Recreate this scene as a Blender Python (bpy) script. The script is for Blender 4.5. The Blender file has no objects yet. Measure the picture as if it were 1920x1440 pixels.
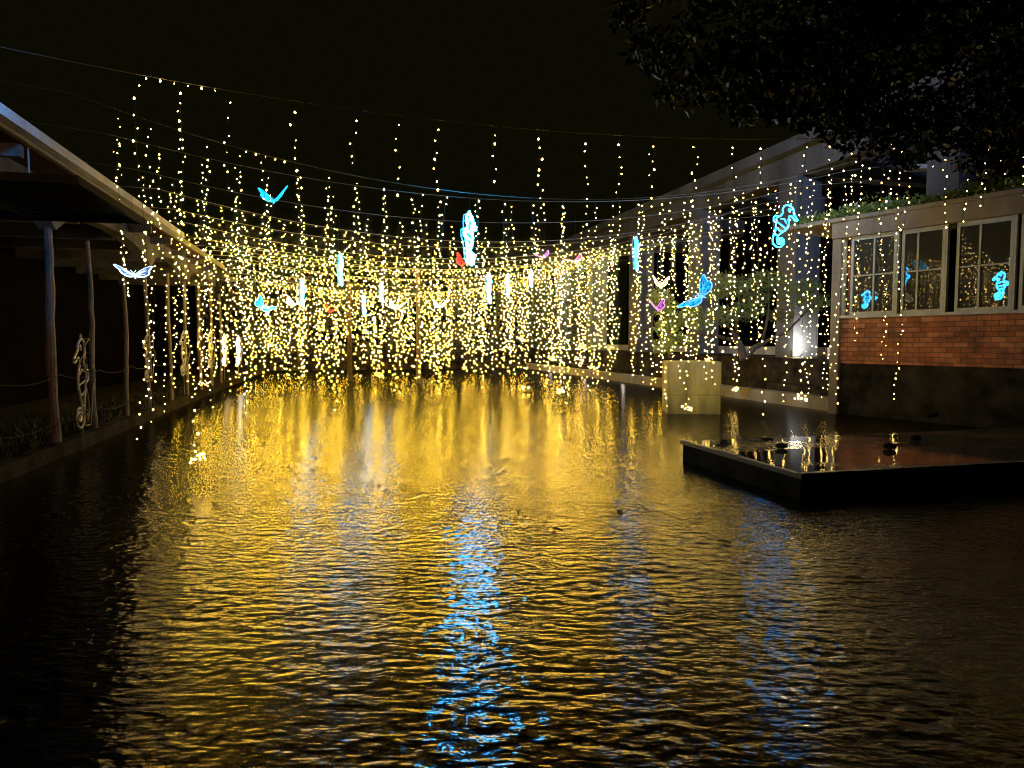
import bpy, math, random
import numpy as np
from mathutils import Vector, Matrix

rnd = random.Random(7)
C = bpy.context.scene.collection
SC = bpy.context.scene
R = math.radians

# ------------------------------------------------------------------ camera
F = 1280.0                      # focal length in photograph pixels (24 mm on a 36 mm sensor)
EYE = 1.9
PITCH = math.atan(80.0 / F)
cam_d = bpy.data.cameras.new('camera')
cam_d.lens = 24.0
cam_d.sensor_width = 36.0
cam_d.clip_end = 600
cam_d.clip_start = 0.05
cam = bpy.data.objects.new('camera', cam_d)
C.objects.link(cam)
cam.location = (0, 0, EYE)
cam.rotation_euler = (R(90) - PITCH, 0, 0)
SC.camera = cam

# ------------------------------------------------------------------ world, exposure
w = bpy.data.worlds.new('World')
SC.world = w
w.use_nodes = True
nt = w.node_tree
bg = nt.nodes['Background']
bg.inputs['Color'].default_value = (0.0040, 0.0038, 0.0010, 1)   # overcast night sky over a town
bg.inputs['Strength'].default_value = 0.9
SC.view_settings.view_transform = 'Standard'
SC.view_settings.look = 'None'
SC.view_settings.exposure = 0
SC.view_settings.gamma = 1
SC.cycles.use_light_tree = True
SC.cycles.max_bounces = 5
SC.cycles.diffuse_bounces = 2
SC.cycles.glossy_bounces = 3
SC.cycles.transmission_bounces = 3
SC.cycles.caustics_reflective = False
SC.cycles.caustics_refractive = False
SC.cycles.use_denoising = True
SC.cycles.filter_width = 1.1
SC.cycles.use_adaptive_sampling = False

# ------------------------------------------------------------------ coordinate helpers
# the pond's long axis points 14.5 degrees left of the camera's view
TH = math.atan((960 - 632) / F)
ca, sa = math.cos(TH), math.sin(TH)


def uv(u, v, z=0.0):
    return Vector((-sa * u + ca * v, ca * u + sa * v, z))


def ray(px, py):
    x = (px - 960) / F
    y = (720 - py) / F
    d = Vector((x, math.cos(PITCH) + y * math.sin(PITCH), -math.sin(PITCH) + y * math.cos(PITCH)))
    return d


def at(px, py, Y):
    d = ray(px, py)
    return Vector((0, 0, EYE)) + d * (Y / d.y)


def at_v(px, v):
    """u where the vertical plane through pixel column px (at eye level) meets the line v"""
    d = ray(px, 640)
    k = d.x / d.y
    # (-sa u + ca v) = k (ca u + sa v)
    return (ca * v - k * sa * v) / (k * ca + sa)


def at_u(px, u):
    d = ray(px, 640)
    k = d.x / d.y
    return (k * ca * u + sa * u) / (ca - k * sa)


def to_px(p):
    v = p - Vector((0, 0, EYE))
    cy = math.cos(PITCH) * v.y - math.sin(PITCH) * v.z
    cz = math.sin(PITCH) * v.y + math.cos(PITCH) * v.z
    return 960 + F * v.x / cy, 720 - F * cz / cy


# ------------------------------------------------------------------ mesh builder
class MB:
    def __init__(s):
        s.v, s.f, s.m = [], [], []

    def add(s, verts, faces, m=0):
        b = len(s.v)
        s.v += [tuple(p) for p in verts]
        s.f += [tuple(i + b for i in f) for f in faces]
        s.m += [m] * len(faces)
        return s

    def box(s, c, d, rot=0.0, m=0, bev=0.0):
        hx, hy, hz = d[0] / 2, d[1] / 2, d[2] / 2
        cr, sr = math.cos(rot), math.sin(rot)
        P = []
        if bev <= 0:
            prof = [(-hx, -hy), (hx, -hy), (hx, hy), (-hx, hy)]
            rings = [(-hz, 0), (hz, 0)]
        else:
            b = bev
            prof = [(-hx + b, -hy), (hx - b, -hy), (hx, -hy + b), (hx, hy - b), (hx - b, hy), (-hx + b, hy), (-hx, hy - b), (-hx, -hy + b)]
            rings = [(-hz, b), (-hz + b, 0), (hz - b, 0), (hz, b)]
        n = len(prof)
        for z, ins in rings:
            for x, y in prof:
                xx = x * (1 - ins / hx) if ins else x
                yy = y * (1 - ins / hy) if ins else y
                P.append((c[0] + cr * xx - sr * yy, c[1] + sr * xx + cr * yy, c[2] + z))
        Fs = []
        for k in range(len(rings) - 1):
            for i in range(n):
                j = (i + 1) % n
                Fs.append((k * n + i, k * n + j, (k + 1) * n + j, (k + 1) * n + i))
        Fs.append(tuple(range(n - 1, -1, -1)))
        Fs.append(tuple((len(rings) - 1) * n + i for i in range(n)))
        return s.add(P, Fs, m)

    def prism(s, poly, z0, z1, m=0):
        n = len(poly)
        P = [(p[0], p[1], z0) for p in poly] + [(p[0], p[1], z1) for p in poly]
        Fs = [(i, (i + 1) % n, n + (i + 1) % n, n + i) for i in range(n)]
        Fs += [tuple(range(n - 1, -1, -1)), tuple(range(n, 2 * n))]
        return s.add(P, Fs, m)

    def tube(s, pts, r, n=6, m=0, closed=False):
        pts = [Vector(p) for p in pts]
        k = len(pts)
        rs = r if isinstance(r, (list, tuple)) else [r] * k
        P = []
        up = Vector((0.13, 0.2, 0.97))
        for i, p in enumerate(pts):
            if closed:
                t = pts[(i + 1) % k] - pts[i - 1]
            else:
                t = pts[min(i + 1, k - 1)] - pts[max(i - 1, 0)]
            if t.length < 1e-9:
                t = Vector((0, 0, 1))
            t.normalize()
            a = t.cross(up)
            if a.length < 0.05:
                a = t.cross(Vector((1, 0, 0)))
            a.normalize()
            b = t.cross(a)
            for j in range(n):
                q = 2 * math.pi * j / n
                P.append(p + (a * math.cos(q) + b * math.sin(q)) * rs[i])
        Fs = []
        for i in range(k if closed else k - 1):
            i2 = (i + 1) % k
            for j in range(n):
                j2 = (j + 1) % n
                Fs.append((i * n + j, i * n + j2, i2 * n + j2, i2 * n + j))
        if not closed:
            Fs.append(tuple(range(n - 1, -1, -1)))
            Fs.append(tuple((k - 1) * n + j for j in range(n)))
        return s.add(P, Fs, m)

    def octa(s, c, r, m=0, sz=1.0):
        x, y, z = c
        P = [(x + r, y, z), (x - r, y, z), (x, y + r, z), (x, y - r, z), (x, y, z + r * sz), (x, y, z - r * sz)]
        return s.add(P, [(0, 2, 4), (2, 1, 4), (1, 3, 4), (3, 0, 4), (2, 0, 5), (1, 2, 5), (3, 1, 5), (0, 3, 5)], m)

    def build(s, name, mats, parent=None, loc=None, rotz=None, smooth=False):
        me = bpy.data.meshes.new(name)
        me.from_pydata(s.v, [], s.f)
        if not isinstance(mats, (list, tuple)):
            mats = [mats]
        for mt in mats:
            me.materials.append(mt)
        if len(mats) > 1:
            me.polygons.foreach_set('material_index', s.m)
        if smooth:
            me.polygons.foreach_set('use_smooth', [True] * len(s.f))
        me.update()
        o = bpy.data.objects.new(name, me)
        C.objects.link(o)
        if parent is not None:
            o.parent = parent
        if loc is not None:
            o.location = loc
        if rotz is not None:
            o.rotation_euler = (0, 0, rotz)
        return o


def empty(name, loc=(0, 0, 0), rotz=0.0):
    o = bpy.data.objects.new(name, None)
    o.empty_display_size = 0.2
    C.objects.link(o)
    o.location = loc
    o.rotation_euler = (0, 0, rotz)
    return o


def tag(o, label=None, cat=None, group=None, kind=None):
    if label: o['label'] = label
    if cat: o['category'] = cat
    if group: o['group'] = group
    if kind: o['kind'] = kind
    return o


# ------------------------------------------------------------------ materials
def mat(name, col=(0.5, 0.5, 0.5), rough=0.7, spec=0.5, metal=0.0):
    m = bpy.data.materials.new(name)
    m.use_nodes = True
    b = m.node_tree.nodes['Principled BSDF']
    b.inputs['Base Color'].default_value = (*col, 1)
    b.inputs['Roughness'].default_value = rough
    b.inputs['Specular IOR Level'].default_value = spec
    b.inputs['Metallic'].default_value = metal
    return m


def emis(name, col, strength, body=0.02):
    m = bpy.data.materials.new(name)
    m.use_nodes = True
    n = m.node_tree
    e = n.nodes['Principled BSDF']
    e.inputs['Base Color'].default_value = (body, body, body, 1)
    e.inputs['Roughness'].default_value = 1.0
    e.inputs['Specular IOR Level'].default_value = 0.0
    e.inputs['Emission Color'].default_value = (*col, 1)
    e.inputs['Emission Strength'].default_value = strength
    return m


def noisy(name, c1, c2, scale=3.0, rough=(0.6, 0.9), bump=0.01, detail=8, stretch=(1, 1, 1), bscale=None, lo=0.35, hi=0.65, c3=None):
    m = mat(name, c1)
    n, L = m.node_tree.nodes, m.node_tree.links
    b = n['Principled BSDF']
    tc = n.new('ShaderNodeTexCoord')
    mp = n.new('ShaderNodeMapping')
    mp.inputs['Scale'].default_value = stretch
    L.new(tc.outputs['Object'], mp.inputs['Vector'])
    nz = n.new('ShaderNodeTexNoise')
    nz.inputs['Scale'].default_value = scale
    nz.inputs['Detail'].default_value = detail
    nz.inputs['Roughness'].default_value = 0.62
    L.new(mp.outputs[0], nz.inputs['Vector'])
    cr = n.new('ShaderNodeValToRGB')
    cr.color_ramp.elements[0].position = lo
    cr.color_ramp.elements[1].position = hi
    cr.color_ramp.elements[0].color = (*c1, 1)
    cr.color_ramp.elements[1].color = (*c2, 1)
    if c3:
        e = cr.color_ramp.elements.new((lo + hi) / 2)
        e.color = (*c3, 1)
    L.new(nz.outputs[0], cr.inputs[0])
    L.new(cr.outputs[0], b.inputs['Base Color'])
    mr = n.new('ShaderNodeMapRange')
    mr.inputs['From Min'].default_value = 0.3
    mr.inputs['From Max'].default_value = 0.7
    mr.inputs['To Min'].default_value = rough[0]
    mr.inputs['To Max'].default_value = rough[1]
    L.new(nz.outputs[0], mr.inputs['Value'])
    L.new(mr.outputs[0], b.inputs['Roughness'])
    if bump:
        n2 = n.new('ShaderNodeTexNoise')
        n2.inputs['Scale'].default_value = bscale or scale * 5
        n2.inputs['Detail'].default_value = 6
        L.new(tc.outputs['Object'], n2.inputs['Vector'])
        bp = n.new('ShaderNodeBump')
        bp.inputs['Distance'].default_value = bump
        bp.inputs['Strength'].default_value = 0.8
        L.new(n2.outputs[0], bp.inputs['Height'])
        L.new(bp.outputs[0], b.inputs['Normal'])
    return m


def water_mat():
    m = mat('pond_water', (0.003, 0.0035, 0.002), 0.14, 0.5)
    n, L = m.node_tree.nodes, m.node_tree.links
    b = n['Principled BSDF']
    b.inputs['IOR'].default_value = 1.55
    tc = n.new('ShaderNodeTexCoord')
    hs = []

    def math_(op, a, bb=None, c=None):
        q = n.new('ShaderNodeMath')
        q.operation = op
        for i, x in enumerate((a, bb, c)):
            if x is None: continue
            if isinstance(x, (int, float)): q.inputs[i].default_value = x
            else: L.new(x, q.inputs[i])
        return q.outputs[0]
    # wind wavelets, slightly elongated across the pond
    for sc_, amp, sx, rot in ((12.5, WA1, 0.42, 0.14), (27.0, WA2, 0.5, -0.3), (1.6, WA3, 0.6, 0.4)):
        mp = n.new('ShaderNodeMapping')
        mp.inputs['Rotation'].default_value = (0, 0, rot)
        mp.inputs['Scale'].default_value = (sx, 1, 1)
        L.new(tc.outputs['Object'], mp.inputs['Vector'])
        nz = n.new('ShaderNodeTexNoise')
        nz.inputs['Scale'].default_value = sc_
        nz.inputs['Detail'].default_value = 2.0
        nz.inputs['Roughness'].default_value = 0.45
        nz.inputs['Distortion'].default_value = 0.25
        L.new(mp.outputs[0], nz.inputs['Vector'])
        hs.append(math_('MULTIPLY', nz.outputs[0], amp))
    # calmer and rougher patches
    pn = n.new('ShaderNodeTexNoise')
    pn.inputs['Scale'].default_value = 0.45
    pn.inputs['Detail'].default_value = 3
    L.new(tc.outputs['Object'], pn.inputs['Vector'])
    pr = n.new('ShaderNodeMapRange')
    for nm, vv in (('From Min', .35), ('From Max', .65), ('To Min', .6), ('To Max', 1.25)):
        pr.inputs[nm].default_value = vv
    L.new(pn.outputs[0], pr.inputs['Value'])
    hs = [math_('MULTIPLY', x, pr.outputs[0]) for x in hs]
    # rings from rain drops
    for vs, k, amp, off in ((0.75, 42.0, WR1, 0.0), (1.4, 60.0, WR2, 3.7)):
        mp = n.new('ShaderNodeMapping')
        mp.inputs['Location'].default_value = (off, off * 0.7, 0)
        L.new(tc.outputs['Object'], mp.inputs['Vector'])
        vo = n.new('ShaderNodeTexVoronoi')
        vo.voronoi_dimensions = '2D'
        vo.inputs['Scale'].default_value = vs
        vo.inputs['Randomness'].default_value = 1.0
        L.new(mp.outputs[0], vo.inputs['Vector'])
        dist = math_('DIVIDE', vo.outputs['Distance'], vs)
        s_ = math_('SINE', math_('MULTIPLY', dist, k))
        fall = math_('POWER', 2.718, math_('MULTIPLY', dist, -4.5))
        hs.append(math_('MULTIPLY', math_('MULTIPLY', s_, fall), amp))
    h = hs[0]
    for x in hs[1:]:
        h = math_('ADD', h, x)
    bp = n.new('ShaderNodeBump')
    bp.inputs['Strength'].default_value = 1.0
    bp.inputs['Distance'].default_value = 1.0
    # ripples too small to resolve farther out on the pond become micro-roughness, wavelets near the bank stay geometry-like
    sy = n.new('ShaderNodeSeparateXYZ')
    L.new(tc.outputs['Object'], sy.inputs[0])

    def ramp(f0, f1, t0, t1):
        q = n.new('ShaderNodeMapRange')
        q.interpolation_type = 'SMOOTHSTEP'
        for nm, vv in (('From Min', f0), ('From Max', f1), ('To Min', t0), ('To Max', t1)):
            q.inputs[nm].default_value = vv
        L.new(sy.outputs[1], q.inputs['Value'])
        return q.outputs[0]
    h = math_('MULTIPLY', h, ramp(6.0, 19.0, 1.0, WFAR))
    L.new(ramp(6.0, 19.0, WRN, WRF), b.inputs['Roughness'])
    # the crests of the unresolved ripples lie across the pond
    tg = n.new('ShaderNodeCombineXYZ')
    tg.inputs[1].default_value = 1.0
    L.new(tg.outputs[0], b.inputs['Tangent'])
    b.inputs['Anisotropic'].default_value = 0.92
    L.new(h, bp.inputs['Height'])
    L.new(bp.outputs[0], b.inputs['Normal'])
    return m


WFAR, WRN, WRF = 0.015, 0.15, 0.25
WA1, WA2, WA3, WR1, WR2 = 0.0190, 0.0054, 0.020, 0.0052, 0.0020

M = {}
M['water'] = water_mat()
M['concrete'] = noisy('weathered_concrete', (0.10, 0.097, 0.09), (0.24, 0.23, 0.22), 1.3, (0.55, 0.9), 0.01, stretch=(1, 1, 0.35))
M['concrete_dark'] = noisy('dark_mossy_concrete', (0.035, 0.035, 0.028), (0.13, 0.12, 0.095), 1.6, (0.5, 0.9), 0.02, stretch=(1, 1, 0.5))
M['terrace'] = noisy('mossy_terrace_wall', (0.010, 0.010, 0.008), (0.045, 0.040, 0.030), 1.6, (0.5, 0.9), 0.02)
M['block'] = noisy('stained_block', (0.17, 0.16, 0.09), (0.40, 0.36, 0.20), 2.2, (0.5, 0.85), 0.006, stretch=(1.3, 1.3, 0.25))
M['frame'] = noisy('frame_concrete', (0.028, 0.034, 0.046), (0.065, 0.075, 0.095), 0.9, (0.6, 0.9), 0.01, stretch=(1, 1, 0.3))
M['walkbeam'] = noisy('walkway_concrete', (0.05, 0.048, 0.044), (0.13, 0.125, 0.115), 1.3, (0.6, 0.9), 0.01)
M['fascia'] = noisy('painted_fascia', (0.22, 0.22, 0.215), (0.38, 0.38, 0.37), 2.0, (0.5, 0.8), 0.003)
M['soffit'] = noisy('brown_soffit', (0.03, 0.018, 0.011), (0.06, 0.038, 0.022), 2.0, (0.6, 0.9), 0.004, stretch=(6, 1, 1))
M['eave'] = noisy('eave_concrete', (0.12, 0.105, 0.075), (0.24, 0.21, 0.15), 1.2, (0.6, 0.9), 0.008, stretch=(1, 1, 0.3))
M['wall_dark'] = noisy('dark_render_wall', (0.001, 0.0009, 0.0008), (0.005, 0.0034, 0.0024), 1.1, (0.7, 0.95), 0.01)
M['timber'] = noisy('old_timber_post', (0.08, 0.06, 0.045), (0.20, 0.16, 0.12), 6.0, (0.6, 0.95), 0.02, stretch=(3, 3, 0.5))
M['metal_dark'] = noisy('dark_painted_steel', (0.008, 0.010, 0.008), (0.018, 0.02, 0.016), 5.0, (0.35, 0.6), 0.0)
M['ground'] = noisy('damp_soil', (0.012, 0.012, 0.007), (0.035, 0.032, 0.02), 2.5, (0.5, 0.95), 0.04)
M['paving'] = noisy('damp_paving', (0.06, 0.058, 0.05), (0.13, 0.125, 0.11), 2.0, (0.25, 0.7), 0.006)
for k_ in ('terrace', 'wall_dark', 'ground', 'metal_dark', 'walkbeam', 'soffit'): M[k_].node_tree.nodes['Principled BSDF'].inputs['Specular IOR Level'].default_value = .005
M['winframe'] = noisy('grey_green_window_paint', (0.26, 0.29, 0.24), (0.36, 0.39, 0.33), 5.0, (0.35, 0.55), 0.0)
M['glass'] = mat('dark_window_glass', (0.035, 0.037, 0.03), 0.015, 0.5)
M['glass'].node_tree.nodes['Principled BSDF'].inputs['IOR'].default_value = 1.6
M['wire'] = mat('string_wire', (0.02, 0.02, 0.015), 0.7, 0.2)
M['cable'] = mat('steel_cable', (0.15, 0.15, 0.14), 0.5)
M['rope'] = mat('grey_rope', (0.04, 0.038, 0.034), 0.9, 0.1)
M['unlit'] = mat('unlit_rope_light', (0.36, 0.34, 0.3), 0.45)
M['bark'] = noisy('dark_bark', (0.03, 0.022, 0.016), (0.10, 0.075, 0.05), 9.0, (0.7, 0.95), 0.03, stretch=(2, 2, 0.6))
M['bulb'] = emis('warm_led', (1.0, 0.585, 0.028), 175, 0.8)
M['bulb2'] = emis('cream_led', (1.0, 0.66, 0.12), 130, 0.8)
M['bulb3'] = emis('rose_warm_led', (1.0, 0.56, 0.06), 145, 0.8)
M['bulbn'] = emis('warm_led_close', (1.0, 0.63, 0.15), 55, 0.8)
M['cyan'] = emis('cyan_rope_light', (0.014, 0.42, 1.0), 130)
M['cyanS'] = emis('cyan_rope_strong', (0.009, 0.38, 1.0), 38)
M['cyanM'] = emis('cyan_rope_mid', (0.012, 0.42, 1.0), 42)
M['white'] = emis('white_rope_light', (1.0, 0.93, 0.72), 9)
M['cyanwing'] = emis('lit_cyan_wing', (0.0, 0.42, 1.0), 1.1)
M['lamp'] = emis('floodlight_lens', (1.0, 0.86, 0.55), 130)


def leafm(name, c1, c2, rough=0.45):
    m = mat(name, c1, rough, 0.5)
    n, L = m.node_tree.nodes, m.node_tree.links
    b = n['Principled BSDF']
    g = n.new('ShaderNodeNewGeometry')
    cr = n.new('ShaderNodeValToRGB')
    cr.color_ramp.elements[0].color = (*c1, 1)
    cr.color_ramp.elements[1].color = (*c2, 1)
    L.new(g.outputs['Random Per Island'], cr.inputs[0])
    L.new(cr.outputs[0], b.inputs['Base Color'])
    return m


M['leaf'] = leafm('shrub_leaf', (0.05, 0.09, 0.02), (0.16, 0.21, 0.05))
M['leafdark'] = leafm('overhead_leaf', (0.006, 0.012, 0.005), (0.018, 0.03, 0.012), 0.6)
M['farleaf'] = leafm('far_leaf', (0.014, 0.014, 0.006), (0.045, 0.038, 0.014), 0.8)
M['needle'] = leafm('pine_needle', (0.03, 0.065, 0.018), (0.12, 0.165, 0.045), 0.5)
M['grass'] = leafm('bank_grass', (0.003, 0.006, 0.002), (0.010, 0.014, 0.004), 0.8)


def brick_mat():
    m = mat('red_brick', (0.3, 0.12, 0.06), 0.75)
    n, L = m.node_tree.nodes, m.node_tree.links
    b = n['Principled BSDF']
    tc = n.new('ShaderNodeTexCoord')
    sx = n.new('ShaderNodeSeparateXYZ')
    cx = n.new('ShaderNodeCombineXYZ')
    L.new(tc.outputs['Object'], sx.inputs[0])
    ad = n.new('ShaderNodeMath'); ad.operation = 'ADD'
    L.new(sx.outputs[0], ad.inputs[0]); L.new(sx.outputs[1], ad.inputs[1])
    L.new(ad.outputs[0], cx.inputs[0]); L.new(sx.outputs[2], cx.inputs[1])
    br = n.new('ShaderNodeTexBrick')
    br.inputs['Scale'].default_value = 1.0
    br.inputs['Brick Width'].default_value = 0.30
    br.inputs['Row Height'].default_value = 0.118
    br.inputs['Mortar Size'].default_value = 0.008
    br.inputs['Mortar Smooth'].default_value = 0.2
    br.inputs['Bias'].default_value = -0.1
    br.inputs['Color1'].default_value = (0.24, 0.07, 0.022, 1)
    br.inputs['Color2'].default_value = (0.46, 0.19, 0.075, 1)
    br.inputs['Mortar'].default_value = (0.09, 0.05, 0.03, 1)
    nz0 = n.new('ShaderNodeTexNoise'); nz0.inputs['Scale'].default_value = 5.0
    L.new(cx.outputs[0], nz0.inputs['Vector'])
    mx = n.new('ShaderNodeVectorMath'); mx.operation = 'MULTIPLY_ADD'
    mx.inputs[1].default_value = (0.02, 0.016, 0)
    L.new(nz0.outputs['Color'], mx.inputs[0]); L.new(cx.outputs[0], mx.inputs[2])
    L.new(mx.outputs[0], br.inputs['Vector'])
    nz = n.new('ShaderNodeTexNoise'); nz.inputs['Scale'].default_value = 2.2; nz.inputs['Detail'].default_value = 9
    L.new(tc.outputs['Object'], nz.inputs['Vector'])
    mr = n.new('ShaderNodeMapRange')
    mr.inputs['From Min'].default_value = 0.3; mr.inputs['From Max'].default_value = 0.7
    mr.inputs['To Min'].default_value = 0.4; mr.inputs['To Max'].default_value = 1.25
    L.new(nz.outputs[0], mr.inputs[0])
    mm = n.new('ShaderNodeMix'); mm.data_type = 'RGBA'; mm.blend_type = 'MULTIPLY'; mm.inputs[0].default_value = 1
    L.new(br.outputs['Color'], mm.inputs[6]); L.new(mr.outputs[0], mm.inputs[7])
    L.new(mm.outputs[2], b.inputs['Base Color'])
    bp = n.new('ShaderNodeBump'); bp.inputs['Distance'].default_value = 0.012; bp.invert = True
    L.new(br.outputs['Fac'], bp.inputs['Height']); L.new(bp.outputs[0], b.inputs['Normal'])
    return m


M['brick'] = brick_mat()


def wet_mat():
    """paving with puddles: damp matt slab with mirror-like standing water"""
    m = mat('wet_platform_top', (0.05, 0.045, 0.035), 0.4)
    n, L = m.node_tree.nodes, m.node_tree.links
    b = n['Principled BSDF']
    tc = n.new('ShaderNodeTexCoord')
    mp = n.new('ShaderNodeMapping'); mp.inputs['Scale'].default_value = (0.45, 1.1, 1)
    mp.inputs['Location'].default_value = (1.3, 0.4, 0)
    L.new(tc.outputs['Object'], mp.inputs['Vector'])
    nz = n.new('ShaderNodeTexNoise'); nz.inputs['Scale'].default_value = 1.1; nz.inputs['Detail'].default_value = 6
    L.new(mp.outputs[0], nz.inputs['Vector'])
    mr = n.new('ShaderNodeMapRange')
    mr.inputs['From Min'].default_value = 0.50; mr.inputs['From Max'].default_value = 0.66
    mr.inputs['To Min'].default_value = 0.03; mr.inputs['To Max'].default_value = 0.24
    L.new(nz.outputs[0], mr.inputs[0]); L.new(mr.outputs[0], b.inputs['Roughness'])
    mr2 = n.new('ShaderNodeMapRange')
    mr2.inputs['From Min'].default_value = 0.04; mr2.inputs['From Max'].default_value = 0.42
    mr2.inputs['To Min'].default_value = 0.0008; mr2.inputs['To Max'].default_value = 0.006
    L.new(mr.outputs[0], mr2.inputs[0])
    n2 = n.new('ShaderNodeTexNoise'); n2.inputs['Scale'].default_value = 9; n2.inputs['Detail'].default_value = 4
    L.new(tc.outputs['Object'], n2.inputs['Vector'])
    mu = n.new('ShaderNodeMath'); mu.operation = 'MULTIPLY'
    L.new(n2.outputs[0], mu.inputs[0]); L.new(mr2.outputs[0], mu.inputs[1])
    bp = n.new('ShaderNodeBump'); bp.inputs['Distance'].default_value = 1.0
    L.new(mu.outputs[0], bp.inputs['Height']); L.new(bp.outputs[0], b.inputs['Normal'])
    return m


M['wet'] = wet_mat()

# ------------------------------------------------------------------ added stand-in lamps and an inferred blue one
P0_LAMP = (9.6, 15.6, 2.6)

def lamp(kind, name, loc, col, power, size=0.3, target=None, angle=60, blend=0.6):
    d = bpy.data.lights.new(name, kind)
    d.color = col
    d.energy = power
    if kind == 'SPOT':
        d.spot_size = R(angle); d.spot_blend = blend; d.shadow_soft_size = size
    elif kind == 'POINT':
        d.shadow_soft_size = size
    o = bpy.data.objects.new(name, d)
    C.objects.link(o)
    o.location = loc
    if target is not None:
        o.rotation_euler = (Vector(target) - Vector(loc)).to_track_quat('-Z', 'Y').to_euler()
    return o


# added cool spot above the view, standing in for street light on the frame
lamp('SPOT', 'street_stand_in_light', uv(6, 3, 11), (0.62, 0.74, 1.0), 10500, 0.25, uv(30, 16, 5.5), 62, 0.7)
# added warm spot near the viewer, in place of an unseen path lamp
lamp('SPOT', 'path_stand_in_light', uv(1.5, -1.5, 4.2), (1.0, 0.50, 0.28), 480, 0.15, uv(12, -4.6, 2.2), 62, 0.8)
lamp('SPOT', 'added_warm_spot', (3.2, 9.0, 3.2), (1.0, 0.72, 0.14), 1800, 0.1, (4.85, 18.4, 0.75), 16, 1.0)  # added spot that brightens the concrete block, no fixture hangs here
lamp('SPOT', 'added_warm_spot', uv(9, 5, 3.4), (1.0, 0.58, 0.16), 330, 0.1, P0_LAMP, 38, 0.8)  # extra spot put in to warm the brick facade beyond the strings' own light
# blue decoration just left of the view
lamp('SPOT', 'blue_decoration_light', uv(at_v(0, -3.8) - 1.5, -2.6, 5.4), (0.04, 0.36, 1.0), 480, 0.15, uv(at_v(0, -3.8) + .25, -3.8, 4.62), 46, 1.0)

# ------------------------------------------------------------------ ground, pond
PU0, PU1, PV0, PV1 = 1.6, 46.5, -4.4, 12.95


def quad_uv(mb, u0, u1, v0, v1, z, m=0, nu=1, nv=1):
    P, Fs = [], []
    for i in range(nu + 1):
        for j in range(nv + 1):
            P.append(uv(u0 + (u1 - u0) * i / nu, v0 + (v1 - v0) * j / nv, z))
    for i in range(nu):
        for j in range(nv):
            a = i * (nv + 1) + j
            Fs.append((a, a + nv + 1, a + nv + 2, a + 1))
    mb.add(P, [tuple(reversed(f)) for f in Fs], m)


def rect_uv(mb, u0, u1, v0, v1, z0, z1, m=0):
    p = [uv(u0, v0), uv(u0, v1), uv(u1, v1), uv(u1, v0)]
    mb.prism(p, z0, z1, m)


mb = MB()
quad_uv(mb, -0.5, 48, -5.5, 18, 0.0)
wt = mb.build('pond_water', M['water'])
wt.rotation_euler = (0, 0, 0)
tag(wt, kind='structure')

mb = MB()
big = 300
rect_uv(mb, -big, big, -big, PV0, -1, 0.20)
rect_uv(mb, PU1, big, PV0, 60, -1, 0.35)
rect_uv(mb, -big, PU0 - 1.5, PV0, 60, -1, 0.22)
rect_uv(mb, -big, big, 60, big, -1, 0.35)
g = mb.build('ground', M['ground'])
tag(g, kind='structure')

mb = MB()
rect_uv(mb, 15.35, 60, 14.3, 59.8, -0.9, 1.35)
rect_uv(mb, 15.35, 46.45, 13.85, 14.28, -0.9, 0.54)
rect_uv(mb, 15.35, 46.45, 13.36, 13.84, -0.9, 0.30)
tr = mb.build('terrace', M['terrace'])
tag(tr, kind='structure')
mb = MB()
rect_uv(mb, 15.35, 46.4, 12.95, 13.35, -0.9, 0.36)
pw = mb.build('pond_wall', M['concrete'])
tag(pw, 'low pale concrete wall along the right side of the pond', 'wall', kind='structure')
mb = MB()
for k in range(38):
    u0 = 0.2 + k * 1.24
    rect_uv(mb, u0, u0 + 1.22, PV0 - 0.25, PV0 + 0.02, -0.5, 0.235 + rnd.uniform(-.008, .008))
tag(mb.build('pond_edging', M['terrace']), 'dark stone edging along the left bank of the pond', 'edging', kind='structure')

# ------------------------------------------------------------------ foliage helpers
def leaves(n, sampler, size, asp=0.45, seed=1, droop=0.0):
    rs = np.random.RandomState(seed)
    P = sampler(rs, n)
    n = len(P)
    d = rs.normal(size=(n, 3)); d[:, 2] -= droop
    d /= np.linalg.norm(d, axis=1)[:, None]
    s = rs.normal(size=(n, 3))
    s -= (s * d).sum(1)[:, None] * d
    s /= np.linalg.norm(s, axis=1)[:, None]
    L_ = size * rs.uniform(0.6, 1.3, size=(n, 1))
    a = P
    nn = np.cross(d, s)
    b_ = P + d * L_ * 0.5 + s * L_ * asp * 0.5 + nn * L_ * 0.06
    c_ = P + d * L_
    e_ = P + d * L_ * 0.5 - s * L_ * asp * 0.5 + nn * L_ * 0.06
    V = np.stack([a, b_, c_, e_], 1).reshape(-1, 3)
    F_ = np.arange(n * 4).reshape(-1, 4)
    return V, F_


def leaf_obj(name, V, F_, m, parent=None):
    me = bpy.data.meshes.new(name)
    me.vertices.add(len(V)); me.vertices.foreach_set('co', V.astype(np.float32).ravel())
    me.loops.add(F_.size); me.loops.foreach_set('vertex_index', F_.astype(np.int32).ravel())
    me.polygons.add(len(F_))
    me.polygons.foreach_set('loop_start', (np.arange(len(F_)) * 4).astype(np.int32))
    me.polygons.foreach_set('loop_total', np.full(len(F_), 4, np.int32))
    me.materials.append(m)
    me.update(calc_edges=True)
    me.validate()
    o = bpy.data.objects.new(name, me)
    C.objects.link(o)
    if parent is not None: o.parent = parent
    return o


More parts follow.
